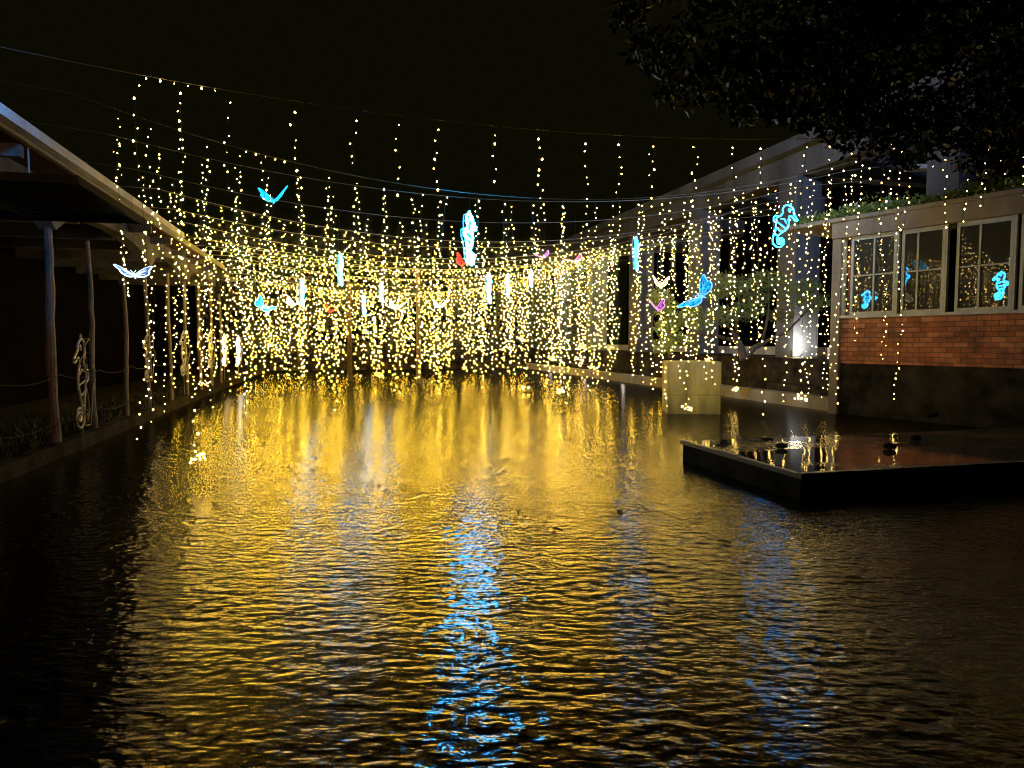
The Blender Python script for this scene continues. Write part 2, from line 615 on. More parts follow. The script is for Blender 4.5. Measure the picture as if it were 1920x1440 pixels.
def clump_sampler(centres, rad, squash=0.7, shell=0.5):
    cs = np.array(centres)
    rr = np.array(rad) if np.ndim(rad) else np.full(len(cs), rad)

    def f(rs, n):
        k = rs.choice(len(cs), n, p=rr ** 2 / (rr ** 2).sum())
        d = rs.normal(size=(n, 3)); d /= np.linalg.norm(d, axis=1)[:, None]
        q = rs.uniform(shell ** 3, 1, size=(n, 1)) ** (1 / 3.0)
        p = d * q * rr[k][:, None]
        p[:, 2] *= squash
        return cs[k] + p
    return f


def limb(mb, a, b, r0, r1, seed, wig=0.08, n=7):
    q = random.Random(seed)
    a, b = Vector(a), Vector(b)
    L_ = (b - a).length
    pts, rs = [], []
    off = Vector((0, 0, 0))
    for i in range(n + 1):
        t = i / n
        if 0 < i < n:
            off += Vector((q.uniform(-1, 1), q.uniform(-1, 1), q.uniform(-.6, .6))) * L_ * wig / 2
        pts.append(a.lerp(b, t) + off * math.sin(math.pi * t * 0.85 + 0.1))
        rs.append(r0 + (r1 - r0) * t)
    mb.tube(pts, rs, 7)
    return pts


# ------------------------------------------------------------------ left covered walkway
wk = empty('covered_walkway', uv(10, -6, 0.2))
tag(wk, 'long covered walkway with pale roof edge along the left bank', 'walkway')


def wpart(mb, name, m):
    o = mb.build(name, m)
    o.parent = wk
    o.matrix_parent_inverse = Matrix.Translation(-Vector(wk.location))
    return o


mb = MB(); rect_uv(mb, 2.0, 27, -8.4, -3.92, 4.52, 4.66)
wpart(mb, 'roof', M['concrete_dark'])
mb = MB(); rect_uv(mb, 2.0, at_v(350, -3.8), -3.91, -3.78, 4.57, 4.70)
wpart(mb, 'fascia', M['fascia'])
mb = MB()
for k in range(24):
    rect_uv(mb, 2.05 + k * 1.04, 2.05 + k * 1.04 + 1.02, -8.3, -3.95, 4.49, 4.517)
wpart(mb, 'soffit', M['soffit'])
# arched longitudinal beam
POSTV = -4.55
post_px = [20, 97, 172, 235, 277, 318, 348, 374, 396, 414]
post_u = [at_v(p, POSTV) for p in post_px]
post_u = [post_u[1] - 5.0, post_u[1] - 2.4] + post_u[1:]
mb = MB()
P, Fs = [], []
us = []
span_nodes = [post_u[2] - 4.4, post_u[2], post_u[5], post_u[7], post_u[9], 27]
for a_, b_ in zip(span_nodes[:-1], span_nodes[1:]):
    for i in range(10):
        t = i / 10
        us.append((a_ + (b_ - a_) * t, 3.72 + 0.48 * max(0, math.sin(math.pi * t)) ** .5))
us.append((27, 3.72))
for u_, zb in us:
    for v_ in (-4.42, -4.68):
        P.append(uv(u_, v_, zb)); P.append(uv(u_, v_, 4.47))
for i in range(len(us) - 1):
    a = i * 4; b = a + 4
    Fs += [(a, b, b + 1, a + 1), (a + 2, a + 3, b + 3, b + 2), (a, a + 2, b + 2, b), (a + 1, b + 1, b + 3, a + 3)]
Fs += [(0, 1, 3, 2), tuple(len(P) - 4 + i for i in (0, 2, 3, 1))]
mb.add(P, Fs)
wpart(mb, 'arched_beam', M['walkbeam'])
for i, u_ in enumerate(post_u):
    mb = MB()
    r0 = 0.066 if i in (1, 2) else 0.044
    pts, rs = [], []
    q = random.Random(i * 3 + 1)
    for k in range(15):
        z = 0.18 + (3.80 - 0.18) * k / 14
        wob = 0.010 if i > 0 else 0
        pts.append(uv(u_ + q.uniform(-wob, wob), POSTV + 0.018 * math.sin(k * 0.5 + i) + q.uniform(-wob, wob) * .6, z))
        rs.append(r0 * (1.15 - 0.2 * k / 14) * q.uniform(.9, 1.1))
    mb.tube(pts, rs, 9)
    wpart(mb, 'post', M['timber'])
# ribs across under the roof
for i, u_ in enumerate(post_u[1:]):
    mb = MB()
    rect_uv(mb, u_ - 0.07, u_ + 0.07, -8.2, -4.70, 4.12, 4.46)
    rect_uv(mb, u_ - 0.06, u_ + 0.06, -4.40, -3.95, 4.30, 4.46)
    wpart(mb, 'cross_beam', M['walkbeam'])

# back wall of the walkway
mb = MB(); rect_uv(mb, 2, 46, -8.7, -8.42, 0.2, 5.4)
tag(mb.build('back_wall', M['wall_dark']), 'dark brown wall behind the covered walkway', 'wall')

# louvred canopy in front of the walkway
cn = empty('louvred_canopy', uv(9, -4.3, 3.5))
tag(cn, 'dark slatted metal canopy hanging beside the walkway roof at upper left', 'canopy')
inv = Matrix.Translation(-Vector(cn.location))
cu0, cu1 = 8.0, 10.4
mb = MB()
for v_ in (-2.55, -3.9, -5.2, -6.5):
    rect_uv(mb, cu0, cu1, v_ - 0.03, v_ + 0.03, 3.50, 3.58)
rect_uv(mb, cu1 + 0.003, cu1 + 0.06, -6.6, -2.52, 3.50, 3.585)
rect_uv(mb, cu0 - 0.06, cu0 - 0.003, -6.6, -2.52, 3.50, 3.585)
o = mb.build('frame', M['metal_dark'], cn); o.matrix_parent_inverse = inv
mb = MB()
k = cu0 + 0.05
while k < cu1 - 0.03:
    rect_uv(mb, k, k + 0.075, -6.55, -2.56, 3.584, 3.598)
    k += 0.105
o = mb.build('slats', M['metal_dark'], cn); o.matrix_parent_inverse = inv
for (u_, v_) in ((8.4, -3.95), (10.6, -3.95)):
    mb = MB(); mb.tube([uv(u_, v_, 3.6), uv(u_, v_, 4.48)], 0.011)
    o = mb.build('hanger_rod', M['cable'], cn); o.matrix_parent_inverse = inv

# rope barrier
for zz, lab in ((1.35, 'thin upper safety rope strung between walkway posts'), (0.62, 'thin lower safety rope strung between walkway posts')):
    mb = MB(); pts = []
    for a_, b_ in zip(post_u[1:-1], post_u[2:]):
        for i in range(6):
            t = i / 6
            pts.append(uv(a_ + (b_ - a_) * t, POSTV + 0.1, zz - 0.10 * 4 * t * (1 - t)))
    mb.tube(pts, 0.006, 5)
    tag(mb.build('safety_rope', M['rope']), lab, 'rope', 'safety ropes on the left bank')

# bank grass
def grass_s(rs, n):
    u_ = rs.uniform(3.0, 40, n) ; u_ = 3 + (u_ - 3) * rs.uniform(0.1, 1, n)
    v_ = -4.55 - np.abs(rs.normal(size=n)) * 0.7
    z = np.full(n, 0.2)
    return np.stack([-sa * u_ + ca * v_, ca * u_ + sa * v_, z], 1)


V, F_ = leaves(6000, grass_s, 0.22, 0.09, 5, droop=-2.2)
tag(leaf_obj('bank_grass', V, F_, M['grass']), 'dark tufts of grass on the left bank', 'grass', kind='stuff')

# ------------------------------------------------------------------ right brick building
P0 = at(1560, 640, 18.0); P0.z = 0
BVX = (168 - 960) / F
bl = math.hypot(BVX, 1)
ex = Vector((-BVX / bl, -1 / bl, 0))
ey = Vector((1 / bl, -BVX / bl, 0))
brot = math.atan2(ex.y, ex.x)


def tfac(px):
    k = (px - 960) / F
    # P0 + t ex : x = k y
    return (k * P0.y - P0.x) / (ex.x - k * ex.y)


def zfac(px, py):
    t = tfac(px)
    Y = (P0 + ex * t).y
    return at(px, py, Y).z


bd = empty('brick_building', P0, brot)
tag(bd, 'low brick building with multi-pane windows at the right of the pond', 'building')


def bbox(x0, x1, y0, y1, z0, z1, mb=None):
    mb = mb or MB()
    mb.box(((x0 + x1) / 2, (y0 + y1) / 2, (z0 + z1) / 2), (x1 - x0, y1 - y0, z1 - z0))
    return mb


BL = 13.0
zb0 = zfac(1575, 681); zb1 = zfac(1575, 597); zf0 = zfac(1570, 447); zf1 = zfac(1570, 417)
print('building z', zb0, zb1, zf0, zf1)
px0 = 0.22
bbox(px0 - .02, BL, 0.06, 6, -0.8, zb0).build('plinth', M['terrace'], bd)
mbw = bbox(px0 - .02, BL, 0.02, 0.30, zb0 + .002, zb1)
bbox(px0 - .02, 0.1 + px0, 0.30, 5.9, zb0 + .002, zf0, mbw)
mbw.build('brick_wall', M['brick'], bd)
bbox(-0.02, px0, -0.06, 0.24, -0.8, zf0).build('corner_pillar', M['eave'], bd)
bbox(-0.02, BL, -0.10, 0.30, zf0 + .002, zf1).build('eaves_beam', M['eave'], bd)
bbox(-1.62, BL + .1, -0.16, 6.1, zf1 + .002, zf1 + 0.10).build('roof', M['eave'], bd)
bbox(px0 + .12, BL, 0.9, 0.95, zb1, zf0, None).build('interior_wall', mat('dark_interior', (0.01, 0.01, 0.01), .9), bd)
bbox(px0, BL, -0.05, 0.30, zb1 + .002, zb1 + 0.07).build('window_sill', M['winframe'], bd)
zs = zb1 + 0.072
zt = zf0 - 0.002
wins = [(1589, 1673, 1631), (1683, 1763, 1712), (1784, 1890, 1827), (1903, 2010, 1950), (2030, 2150, 2085)]
prev = px0
for (a_, b_, c_) in wins:
    x0, x1, xm = tfac(a_), tfac(b_), tfac(c_)
    mbp = bbox(prev + .004, prev + .05, 0.02, 0.12, zs, zt)
    mbp.build('window_post', M['winframe'], bd)
    fw = 0.065
    mb = MB()
    bbox(x0, x0 + fw, 0.02, 0.10, zs, zt, mb)
    bbox(x1 - fw, x1, 0.02, 0.10, zs, zt, mb)
    bbox(x0 + fw, x1 - fw, 0.022, 0.098, zs, zs + 0.08, mb)
    bbox(x0 + fw, x1 - fw, 0.022, 0.098, zt - 0.10, zt, mb)
    wo = mb.build('window', M['winframe'], bd)
    mb = MB()
    bbox(xm - .022, xm + .022, 0.03, 0.09, zs + .08, zt - .10, mb)
    zm = (zs + zt) / 2
    bbox(x0 + fw, xm - .022, 0.035, 0.085, zm - .018, zm + .018, mb)
    bbox(xm + .022, x1 - fw, 0.035, 0.085, zm - .018, zm + .018, mb)
    mb.build('glazing_bar', M['winframe'], wo)
    for (q0, q1) in ((x0 + fw, xm - .022), (xm + .022, x1 - fw)):
        p_ = MB()
        yo = 0.060 + rnd.uniform(-.002, .002)
        tl = rnd.uniform(-.006, .006)
        p_.add([(q0, yo, zs + .08), (q1, yo + tl, zs + .08), (q1, yo + tl, zt - .1), (q0, yo, zt - .1),
                (q0, yo + .006, zs + .08), (q1, yo + tl + .006, zs + .08), (q1, yo + tl + .006, zt - .1), (q0, yo + .006, zt - .1)],
               [(0, 1, 2, 3), (7, 6, 5, 4), (0, 4, 5, 1), (1, 5, 6, 2), (2, 6, 7, 3), (3, 7, 4, 0)])
        p_.build('pane', M['glass'], wo)
    prev = x1
# plants spilling over the roof edge
def roof_s(rs, n):
    t = rs.uniform(-1.5, 13, n)
    y = np.abs(rs.normal(size=n)) * 0.7 - 0.12
    z = zf1 + 0.10 + np.abs(rs.normal(size=n)) * 0.10 * (1 + np.sin(t * 2.3) * .6) + np.clip(y, 0, 2) * .25
    return np.stack([P0.x + ex.x * t + ey.x * y, P0.y + ex.y * t + ey.y * y, z], 1)


V, F_ = leaves(9000, roof_s, 0.13, 0.35, 8)
tag(leaf_obj('roof_plants', V, F_, M['leaf']), 'low green plants growing along the flat roof edge of the brick building', 'roof plants', kind='stuff')

# ------------------------------------------------------------------ wet platform
pl = empty('concrete_platform', uv(8.3, 10, 0))
tag(pl, 'low wet concrete platform in the pond in front of the brick building', 'platform')
inv = Matrix.Translation(-Vector(pl.location))
PLU0, PLU1, PLV0, PLV1 = 6.9, 9.75, 5.3, 19
mb = MB(); rect_uv(mb, PLU0, PLU1, PLV0, PLV1, -0.6, 0.315)
o = mb.build('slab', M['terrace'], pl); o.matrix_parent_inverse = inv
mb = MB(); quad_uv(mb, PLU0 + .07, PLU1 - .02, PLV0 + .07, PLV1 - .02, 0.3195)
o = mb.build('wet_top', M['wet'], pl); o.matrix_parent_inverse = inv
mb = MB()
k = PLV0 - .01
while k < PLV1:
    d_ = rnd.uniform(.5, .8)
    rect_uv(mb, PLU0 - .01 - rnd.uniform(0, .012), PLU0 + .068, k, k + d_ - .006, 0.27, 0.334 + rnd.uniform(-.007, .007)); k += d_
k = PLU0 + .072
while k < PLU1:
    d_ = rnd.uniform(.4, .7)
    rect_uv(mb, k, k + d_ - .006, PLV0 - .01 - rnd.uniform(0, .012), PLV0 + .066, 0.27, 0.332 + rnd.uniform(-.007, .007)); k += d_
o = mb.build('rim', M['paving'], pl); o.matrix_parent_inverse = inv

for i, (px_, py_, s_, lab) in enumerate(((1465, 838, .075, 'small dark round stone lying on the wet platform near its left end'),
                                       (1668, 839, .09, 'flat dark stone lying alone in the middle of the wet platform'),
                                       (1716, 822, .08, 'small dark stone at the back of the wet platform below the brick wall'),
                                       (1748, 780, .11, 'dark rounded stone beside the building plinth'))):
    Y = 1.56 * F / (py_ - 640 + 2)
    p = at(px_, py_, Y); p.z = 0.325
    mb = MB(); q = random.Random(i)
    P = []; Fs = []
    for a in range(5):
        for b in range(8):
            el = (a / 4 - .5) * math.pi; az = b / 8 * 2 * math.pi
            r_ = s_ * q.uniform(.85, 1.1)
            P.append((r_ * math.cos(el) * math.cos(az) * 1.3, r_ * math.cos(el) * math.sin(az), r_ * .55 * math.sin(el) + s_ * .5))
    for a in range(4):
        for b in range(8):
            Fs.append((a * 8 + b, a * 8 + (b + 1) % 8, (a + 1) * 8 + (b + 1) % 8, (a + 1) * 8 + b))
    mb.add(P, Fs)
    tag(mb.build('stone', M['ground'], None, p, None, True), lab, 'stone')

# dead leaves floating on the water
for i, (px_, py_, lab) in enumerate(((1045, 1000, 'dark leaf floating in the golden reflection right of the central blue streak'),
                                     (1358, 1024, 'dark leaf floating near the blue reflection left of the platform corner'),
                                     (1602, 1096, 'dark leaf floating in the dark water in front of the platform'),
                                     (1162, 966, 'small dark leaf floating in the pond left of the platform tip'))):
    Y = EYE * F / (py_ - 640)
    p = at(px_, py_, Y); p.z = 0.012
    q = random.Random(i + 5)
    V_ = []
    for k in range(10):
        a_ = k / 10 * 2 * math.pi
        V_.append((.075 * math.cos(a_) * q.uniform(.9, 1.1), .032 * math.sin(a_) * q.uniform(.8, 1.15), .010 * abs(math.sin(a_))))
    mb = MB(); mb.add([(x, y, z + .003) for x, y, z in V_] + [(x, y, z - .003) for x, y, z in V_],
                      [tuple(range(10)), tuple(range(19, 9, -1))] + [(k, 10 + k, 10 + (k + 1) % 10, (k + 1) % 10) for k in range(10)])
    mb.tube([(.07, 0, .004), (.11, .01, .012)], .002, 4)
    tag(mb.build('floating_leaf', M['ground'], None, p, q.uniform(0, 3)), lab, 'leaf')

# ------------------------------------------------------------------ concrete block in the pond
bp_ = at(1296, 640, 18.4); bp_.z = 0
bk = MB()
bk.box((0, 0, -0.07), (1.36, 1.24, 1.08), 0, 0, 0.014)
bk.box((0.004, 0.004, 0.925), (1.37, 1.25, 0.885), 0, 0, 0.02)
bk.box((0, 0, 0.478), (1.33, 1.21, 0.03))
o = bk.build('concrete_block', M['block'], None, bp_, R(-6))
tag(o, 'square stained concrete block standing in the pond', 'block')

# ------------------------------------------------------------------ concrete frame (colonnade) on the terrace
FV = 16.0
fr = empty('concrete_colonnade', uv(24, FV, 1.35))
tag(fr, 'tall bluish grey concrete frame of columns and beam along the terrace', 'colonnade')
inv = Matrix.Translation(-Vector(fr.location))
col_u = [at_v(1493, FV) - 6.4, at_v(1493, FV)]
while col_u[-1] < 52: col_u.append(col_u[-1] + 6.5)
for u_ in col_u:
    mb = MB(); rect_uv(mb, u_ - .5, u_ + .5, FV - .5, FV + .5, 1.35, 7.66)
    o = mb.build('column', M['frame'], fr); o.matrix_parent_inverse = inv
mb = MB(); rect_uv(mb, 14, 52, FV - .42, FV + .42, 7.662, 8.75)
rect_uv(mb, 14, 52, FV - .75, FV - .425, 8.5, 8.9)
o = mb.build('long_beam', M['frame'], fr); o.matrix_parent_inverse = inv
for u_ in col_u:
    mb = MB(); rect_uv(mb, u_ - .3, u_ + .3, FV + .43, FV + 6, 7.7, 8.6)
    o = mb.build('cross_beam', M['frame'], fr); o.matrix_parent_inverse = inv
# terrace bench / kerb seen between the columns
for i in range(len(col_u) - 1):
    pass
mb = MB(); rect_uv(mb, 16, 50, FV + 1.2, FV + 1.6, 1.35, 1.68)
tag(mb.build('terrace_kerb', M['fascia']), 'long pale kerb on the terrace behind the columns', 'kerb', kind='structure')
# dark wall behind colonnade
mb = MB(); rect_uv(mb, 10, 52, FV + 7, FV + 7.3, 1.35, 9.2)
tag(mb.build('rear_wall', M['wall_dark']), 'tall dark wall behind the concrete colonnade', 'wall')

# white box end of an upper storey beam above the roof
p = at(1758, 335, 20)
mb = MB(); mb.box((0, 0, -1.2), (0.34, 0.4, 3.4)); mb.box((-0.5, 0, 0.33), (0.66, 0.38, 0.12))
tag(mb.build('concrete_stub', M['fascia'], None, p, R(-10)), 'short pale concrete pillar with a side arm rising behind the brick building roof', 'pillar')

# floodlight
p = at(1495, 657, col_u and (uv(col_u[1] - .62, FV - .1).y))
p.z = 1.35
fl = empty('floodlight', p)
tag(fl, 'lit white floodlight on the terrace at the foot of the column', 'floodlight')
zl = at(1495, 657, p.y).z - 1.35
mb = MB(); mb.box((0, 0.06, zl), (0.30, 0.10, 0.24), 0, 0, 0.02)
mb.build('housing', M['metal_dark'], fl)
mb = MB(); mb.tube([(-.16, .06, 0), (-.16, .06, zl)], .015); mb.tube([(.16, .06, 0), (.16, .06, zl)], .015); mb.box((0, .06, .012), (.36, .1, .02))
mb.build('bracket', M['metal_dark'], fl)
mb = MB(); mb.tube([(0, 0.005, zl), (0, -0.02, zl)], 0.14, 20)
mb.build('lens', M['lamp'], fl)
lamp('SPOT', 'floodlight_spill', p + Vector((-.1, -.5, .35)), (1.0, 0.86, 0.66), 520, 0.1, p + Vector((0.1, 1.2, 1.0)), 150, 1.0)
# recessed lights washing the pond wall
lamp('SPOT', 'pond_wall_light', uv(16.6, 12.2, 0.55), (1.0, 0.80, 0.72), 14, 0.08, uv(17.6, 12.95, 0.15), 100, .8)
for u_ in (24, 29, 34, 40):
    lamp('POINT', 'pond_wall_light', uv(u_, 12.7, 0.75), (1.0, 0.78, 0.66), 6, 0.08)

# ------------------------------------------------------------------ plants on the terrace
def tree(name, label, base, crown_c, crown_r, n, leafsize, limbs, m, trunk_r=.12, cat='tree', seed=3, squash=.6, asp=.3, group=None, shell=.3):
    t = empty(name, base)
    tag(t, label, cat, group)
    inv = Matrix.Translation(-Vector(base))
    mb = MB()
    for i, (a, b, r0, r1) in enumerate(limbs):
        limb(mb, a, b, r0, r1, seed * 31 + i)
    o = mb.build('trunk', M['bark'], t, smooth=True); o.matrix_parent_inverse = inv
    V, F_ = leaves(n, clump_sampler(crown_c, crown_r, squash, shell), leafsize, asp, seed)
    o = leaf_obj('crown', V, F_, m, t); o.matrix_parent_inverse = inv
    return t


TY = 20.5
tb = at(1395, 672, TY); tb.z = 1.35
j1 = at(1385, 640, TY); j2 = at(1430, 645, TY + .2)
pts = [(1310, 615), (1335, 560), (1380, 545), (1440, 535), (1490, 560), (1530, 575), (1400, 590), (1350, 600), (1465, 600), (1505, 545), (1420, 565), (1360, 530), (1300, 590)]
cc = [at(a + rnd.uniform(-6, 6), b - 8, TY + rnd.uniform(-.8, .9)) for a, b in pts]
limbs = [(tb, j1, .13, .10), (j1, at(1300, 615, TY), .07, .02), (j1, at(1335, 560, TY + .3), .055, .02), (tb, j2, .10, .08),
         (j2, at(1500, 595, TY), .06, .03), (at(1500, 595, TY), at(1530, 570, TY), .03, .012), (j2, at(1440, 540, TY), .05, .015), (j1, at(1385, 545, TY), .05, .015)]
tree('pine_tree', 'spreading pine with layered needle pads on the terrace left of the floodlight', tb, cc, [rnd.uniform(.35, .62) for _ in cc], 9000, .13, limbs, M['needle'], seed=5, squash=.5, asp=.12)
bb = at(1255, 668, 23); bb.z = 1.35
cc = [bb + Vector((rnd.uniform(-.55, .5), rnd.uniform(-.4, .4), z_)) for z_ in (.4, .7, 1.0, 1.3, 1.6, 1.9, 2.1, .6, 1.1)]
tree('bush', 'bushy green shrub on the terrace behind the concrete block', bb, cc, [.42] * 9, 3500, .13, [(bb, bb + Vector((.05, 0, 1.6)), .05, .02)], M['leaf'], seed=9, cat='bush')

# overhead tree at upper right
base = Vector((10.5, 6.0, 0.3))
top = Vector((8.4, 7.0, 6.6))
crs, crr = [], []
spec = [(1180, 40, 7), (1230, 110, 7), (1300, 60, 7.5), (1290, 170, 7), (1370, 120, 7), (1440, 60, 7.5), (1450, 170, 7), (1530, 110, 7), (1600, 190, 7.2), (1580, 60, 7),
        (1640, 230, 7.2), (1700, 120, 7), (1740, 210, 7.2), (1800, 60, 7), (1790, 250, 7.4), (1850, 150, 7), (1880, 230, 7.4), (1900, 40, 7), (1690, 30, 7), (1610, 260, 7),
        (1350, -20, 7), (1250, -30, 7.5), (1500, -30, 7), (1660, -60, 7), (1830, -60, 7), (1960, 120, 7), (1990, 240, 7.3), (1860, 300, 7.6), (1710, 275, 7.5), (1560, 215, 7.3),(1500,180,7.2),(1400,200,7.1)]
limbs = [(base, top, .26, .18)]
for i, (a, b, Y) in enumerate(spec):
    c = at(a, b - 12, Y + rnd.uniform(-.5, .5))
    crs.append(c); crr.append(rnd.uniform(.30, .48) if a > 1300 else rnd.uniform(.2, .34))
    if i % 2 == 0:
        limbs.append((top + Vector((rnd.uniform(-.2, .2), 0, rnd.uniform(-.8, .3))), c, .05, .01))
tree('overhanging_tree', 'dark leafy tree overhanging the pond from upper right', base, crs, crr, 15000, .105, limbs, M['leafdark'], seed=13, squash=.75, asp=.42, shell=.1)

# far trees behind the light curtain
for i, (px_, w_, h_, Y) in enumerate(((380, 2.6, 6.5, 44), (470, 2.4, 5.8, 50), (560, 2.5, 6.4, 52), (650, 2.3, 5.6, 51), (745, 2.6, 6.6, 53), (840, 2.4, 6.0, 51), (930, 2.6, 6.4, 52), (1010, 2.4, 5.6, 50), (1080, 2.4, 6.0, 50))):
    b_ = at(px_, 640, Y); b_.z = .35
    q = random.Random(i + 40)
    cc = [b_ + Vector((q.gauss(0, w_ * .42), q.gauss(0, .8), q.uniform(.8, h_))) for _ in range(16)]
    labs = ['leftmost', 'second', 'third', 'fourth', 'fifth', 'sixth', 'seventh', 'eighth', 'ninth']
    tree('background_tree', 'dark bushy tree behind the light curtain, %s from the left at the far bank' % labs[i], b_, cc, [q.uniform(.7, 1.2) for _ in cc], 2600, .34,
         [(b_, b_ + Vector((.1, 0, h_ * .7)), .16, .06)], M['farleaf'], seed=50 + i, squash=.8, asp=.5, group='trees on the far bank')

# far bank wall
mb = MB(); rect_uv(mb, 46.45, 46.9, -4.4, 13, -.6, .55)
tag(mb.build('far_wall', M['terrace']), 'low dark wall closing the far end of the pond', 'wall', kind='structure')
for i, (px_, Y, lab) in enumerate(((655, 33, 'dark slim mast standing in the pond left of centre under the cables'), (784, 31, 'dark slim mast standing in the pond at centre under the cables'))):
    p = at(px_, 640, Y); p.z = -.4
    mb = MB(); mb.tube([(0, 0, 0), (0.02, 0, 2.6), (0, 0, 5.6)], [.12, .10, .085], 8)
    tag(mb.build('mast', M['bark'], None, p), lab, 'mast', 'masts carrying the light cables')

# ------------------------------------------------------------------ cables and light strings
ORD = ['first', 'second', 'third', 'fourth', 'fifth', 'sixth', 'seventh', 'eighth', 'ninth', 'tenth', 'eleventh', 'twelfth', 'thirteenth', 'fourteenth',
       'fifteenth', 'sixteenth', 'seventeenth', 'eighteenth', 'nineteenth', 'twentieth', 'twenty-first', 'twenty-second', 'twenty-third', 'twenty-fourth',
       'twenty-fifth', 'twenty-sixth', 'twenty-seventh', 'twenty-eighth', 'twenty-ninth', 'thirtieth']
for tens, base_ in (('thirtieth', 'thirty'), ('fortieth', 'forty')):
    if ORD[-1] != tens: ORD.append(tens)
    ORD += [base_ + '-' + ORD[k] for k in range(9)]
# u, left height, right height, sag, spacing, kind
VL, VR = -4.2, 12.9
cables = [
    (9.6, 5.45, 5.95, 0.75, 0.66, 'near'),
    (13.0, 6.0, 6.5, 1.55, 0.80, 'near'),
    (15.0, 5.9, 6.3, 1.05, 0.95, 'near'),
    (17.0, 5.7, 6.3, 1.10, 1.0, 'near'),
    (19.0, 5.7, 6.2, 1.25, 0.8, 'mid'),
    (20.6, 5.5, 6.2, 1.10, 0.75, 'mid'),
    (22.2, 5.4, 6.2, 1.20, 0.62, 'mid'),
]
u_ = 24.0
while u_ < 45:
    cables.append((u_, 5.3 + rnd.uniform(-.15, .2), 6.0 + rnd.uniform(-.2, .2), 1.0 + rnd.uniform(-.1, .2), 0.85, 'far'))
    u_ += 1.75


def cable_z(c, v):
    t = (v - VL) / (VR - VL)
    return c[1] + (c[2] - c[1]) * t - 4 * c[3] * t * (1 - t)


def bulb_mesh(name, m, r):
    mb = MB(); mb.octa((0, 0, 0), r, 0, 1.2)
    me = bpy.data.meshes.new(name); me.from_pydata(mb.v, [], mb.f); me.materials.append(m); me.update()
    return me


bm_near = [bulb_mesh('bulb', M['bulbn'], .0095), bulb_mesh('bulb', M['bulbn'], .0145), bulb_mesh('bulb', M['bulbn'], .006)]


def cluster_pts(c, r, n, q):
    out = []
    for _ in range(n):
        a, b = q.uniform(0, 6.28), q.uniform(-1, 1)
        rr = r * q.uniform(.4, 1)
        out.append(c + Vector((rr * math.cos(a) * 1.2, rr * math.sin(a) * 1.2, rr * b * .7)))
    return out


def string_pts(c, v, z1, sp, q, wob):
    z0 = cable_z(c, v) - 0.14
    ph, ph2 = q.uniform(0, 6), q.uniform(0, 6)
    lean = q.uniform(-1, 1) * wob * .6
    res = []
    z = z0
    while z > z1:
        s = (z0 - z)
        dv = lean * s * .3 + wob * .5 * math.sin(s * 1.3 + ph) * min(1, s)
        du = wob * .5 * math.sin(s * 1.1 + ph2) * min(1, s)
        res.append(uv(c[0] + du, v + dv, z))
        z -= sp * q.choice([.6, .8, 1.0, 1.15, 1.45])
    return res


